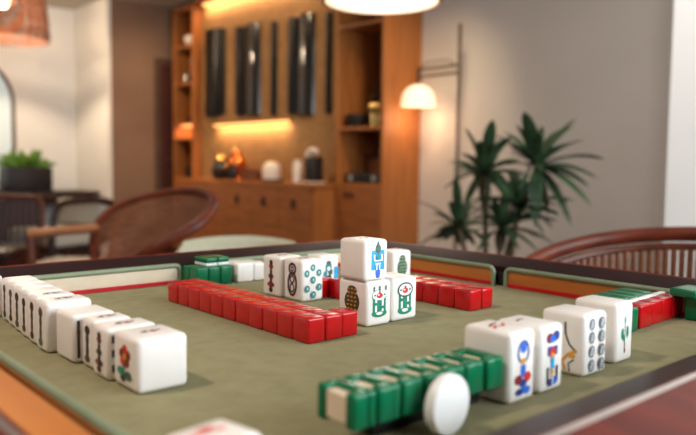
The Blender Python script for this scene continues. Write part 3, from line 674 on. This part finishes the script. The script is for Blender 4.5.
for ci, (c, tips) in enumerate(zip(CR, TIPS)):
    root = Vector((.03*math.cos(ci*1.3), .03*math.sin(ci*1.3), .30))
    cl = c-pb
    mid = root.lerp(cl, .5)+Vector((.02*math.sin(ci*2), .02*math.cos(ci), 0))
    MB().tube([root, mid, cl], [.014, .012, .010], 8).build('cane', M['cane'], plant)
    b = MB()
    dep = (c-Vector((0, 0, .93))).dot(F)
    ends = [P3(x, y, dep+random.uniform(-.18, .15))-pb for x, y in tips]
    for k in range(20):
        a = random.uniform(0, 2*PI); el = random.uniform(-.5, 1.2); L = random.uniform(.15, .27)
        ends.append(cl+Vector((math.cos(a)*math.cos(el), math.sin(a)*math.cos(el), math.sin(el)))*L)
    for ei, e in enumerate(ends):
        v = e-cl; L = v.length
        side = v.cross(up)
        if side.length < 1e-3: side = Vector((1, 0, 0))
        side.normalize(); side = (side+R*.35*random.choice((-1, 1))+up*random.uniform(-.3, .3)).normalized()
        nrm = side.cross(v).normalized()
        if nrm.z < 0: nrm = -nrm
        N = 7; prev = None; W = random.uniform(.018, .024) if ei < len(tips) else random.uniform(.011, .017)
        for i in range(N+1):
            t = i/N
            p = cl+v*t+up*(.10*L*math.sin(PI*t)) + Vector((0, 0, -.02*t*t*L))
            wv = W*(.35+1.1*math.sin(PI*min(1, t*.9+.08)))*(1 if t < .97 else .1)
            cur = [b.bm.verts.new(p-side*wv), b.bm.verts.new(p-nrm*wv*.35), b.bm.verts.new(p+side*wv)]
            if prev:
                b.bm.faces.new((prev[0], prev[1], cur[1], cur[0])); b.bm.faces.new((prev[1], prev[2], cur[2], cur[1]))
            prev = cur
    b.build('leaf_crown', M['leaf'], plant)

# ------------------------------------------------------------------ chairs
def smooth(pts, n=6):
    pts = [Vector(p) for p in pts]; out = []
    for i in range(len(pts)-1):
        p0, p1, p2, p3 = pts[max(i-1, 0)], pts[i], pts[i+1], pts[min(i+2, len(pts)-1)]
        for k in range(n):
            t = k/n
            out.append(.5*((2*p1)+(p2-p0)*t+(2*p0-5*p1+4*p2-p3)*t*t+(3*p1-p0-3*p2+p3)*t**3))
    out.append(pts[-1]); return out

# right slatted tub chair, seated at the far right side of the table
cr = thing('slatted_armchair', 'brown wooden tub chair with curved slatted back at the right table side', 'chair', (1.345, .615, 0))
def arc(r, a0, a1, n, zf, cx=0): return [(cx+r*math.cos(a), r*math.sin(a)*1.0, zf(a)) for a in [a0+(a1-a0)*k/n for k in range(n+1)]]
A = 1.75
zr = lambda a: .79-.085*(abs(a+.0)/A)**2
MB().tube(arc(.295, -A, A, 40, zr), .0175, 12, flat=.8).build('top_rail', M['walnut_red'], cr)
MB().tube(arc(.284, -A, A, 40, lambda a: zr(a)-.027), .009, 8).build('inner_rail', M['walnut'], cr)
MB().tube(arc(.27, -A, A, 40, lambda a: .46), .014, 8).build('lower_rail', M['walnut'], cr)
for k in range(59):
    a = -A*.98+2*A*.98*k/58
    MB().tube([(.284*math.cos(a), .284*math.sin(a), zr(a)-.028), (.279*math.cos(a), .279*math.sin(a), .6), (.27*math.cos(a), .27*math.sin(a), .46)], .0072, 6).build('slat', M['slatbrown'], cr)
MB().lathe([(0, .40), (.25, .40), (.26, .42), (.26, .435), (.24, .45), (0, .452)], 36).build('seat', M['walnut'], cr)
for a in (.7, -.7, 2.4, -2.4): MB().tube([(.2*math.cos(a), .2*math.sin(a), .40), (.24*math.cos(a), .24*math.sin(a), 0)], [.02, .015], 10).build('leg', M['walnut_red'], cr)

# left hoop-back chair
hc = thing('hoop_back_chair', 'wooden lounge chair with round slatted hoop back, left of the sideboard', 'chair', (1.40, 2.86, 0))
hb = Vector(hc.location)
HP = [((95, 262), 3.05), ((93, 240), 3.1), ((99, 222), 3.15), ((115, 208), 3.2), ((138, 199), 3.22), ((165, 193), 3.2), ((192, 191), 3.1), ((211, 195), 2.98), ((214, 206), 2.88), ((203, 220), 2.8), ((180, 235), 2.76), ((150, 250), 2.76), ((122, 268), 2.84), ((104, 272), 2.95)]
hp = [P3(*p, dd)-hb for p, dd in HP]
loop = smooth(hp+[hp[0]], 4)[:-1]
MB().tube(loop, .022, 10, closed=True, flat=.8).build('hoop', M['walnut_red'], hc)
nL = len(loop)
for k2 in range(4, 52):
    k = k2/2
    def LP(t): i_ = math.floor(t); return loop[i_ % nL].lerp(loop[(i_+1) % nL], t-i_)
    a = LP(4+k); b_ = LP(3-k)
    m_ = (a+b_)/2+Vector((.05, .06, -.01))*math.sin(PI*k/28)
    MB().tube(smooth([a, m_, b_], 4), .0062, 6).build('slat', M['slatbrown'], hc)
# arm and its post, seat, legs
a0 = P3(97, 228, 3.1)-hb; a1 = P3(60, 231, 3.0)-hb; a2 = P3(28, 234, 2.95)-hb
MB().tube(smooth([a0, a1, a2], 5), .02, 10, flat=1.2).build('arm', M['lightarm'], hc)
MB().tube([a2+Vector((.01, 0, 0)), Vector((a2.x+.02, a2.y-.02, 0))], .017, 10).build('leg', M['walnut'], hc)
MB().box(-.30, .14, -.22, .22, .38, .42, .015, 3, mtx=Matrix.Rotation(math.radians(132), 4, 'Z')).build('seat', M['walnut'], hc)
for p in (hp[0], hp[12], hp[3]): MB().tube([p, (p.x*.9, p.y*.9, 0)], .016, 10).build('leg', M['walnut'], hc)

# pale padded chair behind the far left rail
pc = thing('padded_chair', 'pale upholstered low-back chair just beyond the far table rail', 'chair', (1.22, 1.86, 0), math.radians(48.4))
def backpad():
    b = MB(); n = 14; rows = []
    for i in range(n+1):
        t = -1+2*i/n; a = t*.9; y = .185*math.sin(a)/math.sin(.9); x = -.10*(1-math.cos(a))*2.2
        zt = .712-.016*t*t-(.03 if abs(t) > .99 else 0)
        rows.append([b.bm.verts.new(p) for p in ((x-.02, y, .40), (x-.025, y, zt-.012), (x-.012, y, zt), (x+.012, y, zt), (x+.025, y, zt-.012), (x+.02, y, .40))])
    for A_, B_ in zip(rows, rows[1:]):
        for j in range(6): b.bm.faces.new((A_[j], A_[(j+1) % 6], B_[(j+1) % 6], B_[j]))
    b.bm.faces.new(rows[0]); b.bm.faces.new(rows[-1][::-1]); return b
backpad().build('backrest', M['sagecloth'], pc)
MB().box(-.38, .02, -.22, .22, .38, .46, .03, 4, mtx=Matrix.Translation((.0, 0, 0))).build('seat', M['sagecloth'], pc)
for x in (-.33, -.03):
    for y in (-.18, .18): MB().tube([(x, y, .39), (x, y, 0)], [.018, .013], 8).build('leg', M['walnut'], pc)

# far-left slatted chair, seen from behind
sc_ = thing('slat_back_chair', 'dark slatted-back wooden chair cut off by the left frame edge', 'chair', (1.36, 4.86, 0), math.radians(138))
MB().tube(smooth([(-.27, 0, .40), (-.27, -.02, .6), (-.25, -.03, .69), (-.18, -.03, .705), (.18, -.03, .705), (.25, -.03, .69), (.27, -.02, .6), (.27, 0, .40)], 5), .017, 10).build('back_frame', M['walnut'], sc_)
for k in range(13):
    x = -.24+.04*k
    MB().tube([(x, 0, .40), (x, -.025, .56), (x, -.03, .70)], .011, 6).build('slat', M['darkwood'], sc_)
MB().box(-.27, .27, 0, .46, .37, .42, .015, 3).build('seat', M['darkwood'], sc_)
for x in (-.24, .24):
    for y in (.02, .42): MB().tube([(x, y, .38), (x, y, 0)], .017, 8).build('leg', M['darkwood'], sc_)
# armchair behind with pale cushions
ac = thing('wooden_armchair', 'dark wooden armchair with curved arms and pale cushions by the console', 'chair', (1.90, 5.30, 0), math.radians(20))
for y in (-.28, .28):
    MB().tube(smooth([(.28, y, 0), (.27, y, .4), (.25, y, .60), (.15, y, .655), (-.1, y, .66), (-.25, y, .62), (-.3, y, .4), (-.3, y, 0)], 5), .024, 10).build('arm', M['darkwood'], ac)
MB().box(-.27, .27, -.255, .255, .30, .34, .01, 2).build('seat_frame', M['darkwood'], ac)
MB().box(-.25, .26, -.25, .25, .342, .46, .03, 4).build('seat_cushion', M['cushion'], ac)
MB().box(.16, .26, -.24, .24, .462, .66, .03, 4).build('back_cushion', M['cushion'], ac)
ot = thing('ottoman', 'low pale upholstered ottoman behind the left chairs', 'ottoman', (1.62, 4.15, 0), math.radians(48))
MB().box(-.2, .2, -.26, .26, .12, .36, .03, 4).build('cushion', M['cushion'], ot)
for x in (-.15, .15):
    for y in (-.2, .2): MB().tube([(x, y, .13), (x, y, 0)], .02, 8).build('leg', M['darkwood'], ot)
# console table with planter
ct = thing('console_table', 'long dark wooden console along the white far wall', 'table', (2.15, 7.50, 0))
MB().box(-1.4, .84, -.3, .3, .60, .64, .004, 1).build('tabletop', M['darkwood'], ct)
MB().box(-1.35, .80, -.27, .27, .51, .60, .003, 1).build('apron', M['darkwood'], ct)
for x in (-1.3, -.3, .76):
    for y in (-.24, .24): MB().box(x-.03, x+.03, y-.03, y+.03, 0, .51).build('leg', M['darkwood'], ct)
pp = thing('planter', 'dark square planter of bright green leaves on the console at left', 'plant', (2.33, 7.40, .6402))
MB().box(-.2, .2, -.17, .17, 0, .24, .006, 2).build('box', M['planter'], pp)
b = MB()
for k in range(120):
    a = random.uniform(0, 2*PI); el = random.uniform(.15, 1.4); L = random.uniform(.08, .22)
    dv = Vector((math.cos(a)*math.cos(el), math.sin(a)*math.cos(el)*.7, math.sin(el)))
    p0 = Vector((random.uniform(-.12, .12), random.uniform(-.1, .1), .23)); e = p0+dv*L
    b.tube([p0, p0.lerp(e, .4), p0.lerp(e, .75), e+Vector((0, 0, -.02))], [.004, .02, .022, .003], 6, flat=.25)
b.build('foliage', M['leaf_bright'], pp)
sdb = tag(MB().box(-.24, .24, -.16, .16, 0, .58, .004, 1).box(-.22, .22, -.165, -.16, .05, .55).build('low_cabinet', M['walnut'], None, (2.06, 6.95, 0)), 'low brown cabinet in front of the console, beneath the planter', 'cabinet')

# ------------------------------------------------------------------ lights
def light(kind, name, loc, energy, color, size=.1, size_y=None, target=None, spot=None):
    l = bpy.data.lights.new(name, kind); l.energy = energy; l.color = color
    if kind == 'AREA':
        l.shape = 'RECTANGLE'; l.size = size; l.size_y = size_y or size
    elif kind in ('POINT', 'SPOT'): l.shadow_soft_size = size
    if kind == 'SPOT': l.spot_size = math.radians(spot); l.spot_blend = 1
    o = bpy.data.objects.new(name, l); COL.objects.link(o); o.location = loc
    if target is not None:
        o.rotation_euler = (Vector(target)-Vector(loc)).to_track_quat('-Z', 'Y').to_euler()
    return o
WARM = (1, .66, .36); SOFT = (1, .86, .73); DAY = (.86, .94, 1)
light('AREA', 'window_daylight', (1.75, -1.78, 1.42), 165, DAY, 2.6, 1.9, (1.2, 3, 1.0))
light('POINT', 'floor_lamp_bulb', (3.85, 3.59, 1.26), 2.4, (1, .62, .36), .1)
light('POINT', 'pendant_bulb', (2.31, 2.39, 1.60), 14, SOFT, .2)
light('POINT', 'rattan_bulb', (1.97, 6.81, 2.24), 88, (1, .78, .55), .05)
light('AREA', 'niche_cove', (3.69, 5.35, 2.47), 12, WARM, .04, 2.0).rotation_euler = (0, -.35, 0)
light('AREA', 'niche_ledge', (3.685, 5.55, 1.288), 6, WARM, .03, 1.15).rotation_euler = (0, -.45, 0)
light('AREA', 'cubby_led', (3.8, 6.655, 1.31), 1.4, WARM, .2, .3)
for x, y, e in ((-.6, .9, 52), (-.7, 3.0, 54), (1.2, 3.6, 22)):
    light('SPOT', 'ceiling_fill', (x, y, CEIL-.02), e*3, SOFT, .12, None, (x+.3, y-.1, 0), 130)  # added warm fill from above, no fixtures seen
light('SPOT', 'niche_fill', (2.3, 4.9, CEIL-.02), 130, (1, .74, .46), .1, None, (3.8, 5.1, .9), 100)  # this and the next two: unseen spots added to brighten the cabinet wall
light('SPOT', 'niche_fill', (3.1, 2.75, CEIL-.02), 125, (1, .72, .42), .1, None, (3.8, 3.72, 1.1), 70)
light('SPOT', 'niche_fill', (2.5, 6.2, CEIL-.02), 110, (1, .74, .46), .1, None, (3.7, 6.6, 1.4), 90)
light('SPOT', 'ceiling_fill', (2.0, .9, CEIL-.02), 115, (1, .95, .9), .12, None, (4.0, 2.0, .7), 110)  # extra unseen fill, lifts the pale back wall
w = bpy.data.worlds.new('world'); S.world = w; w.use_nodes = True
w.node_tree.nodes['Background'].inputs[0].default_value = lin(200, 215, 230); w.node_tree.nodes['Background'].inputs[1].default_value = 1.0

S.view_settings.view_transform = 'Standard'; S.view_settings.look = 'None'
S.view_settings.exposure = -.08; S.view_settings.gamma = 1; S.view_settings.use_curve_mapping = False
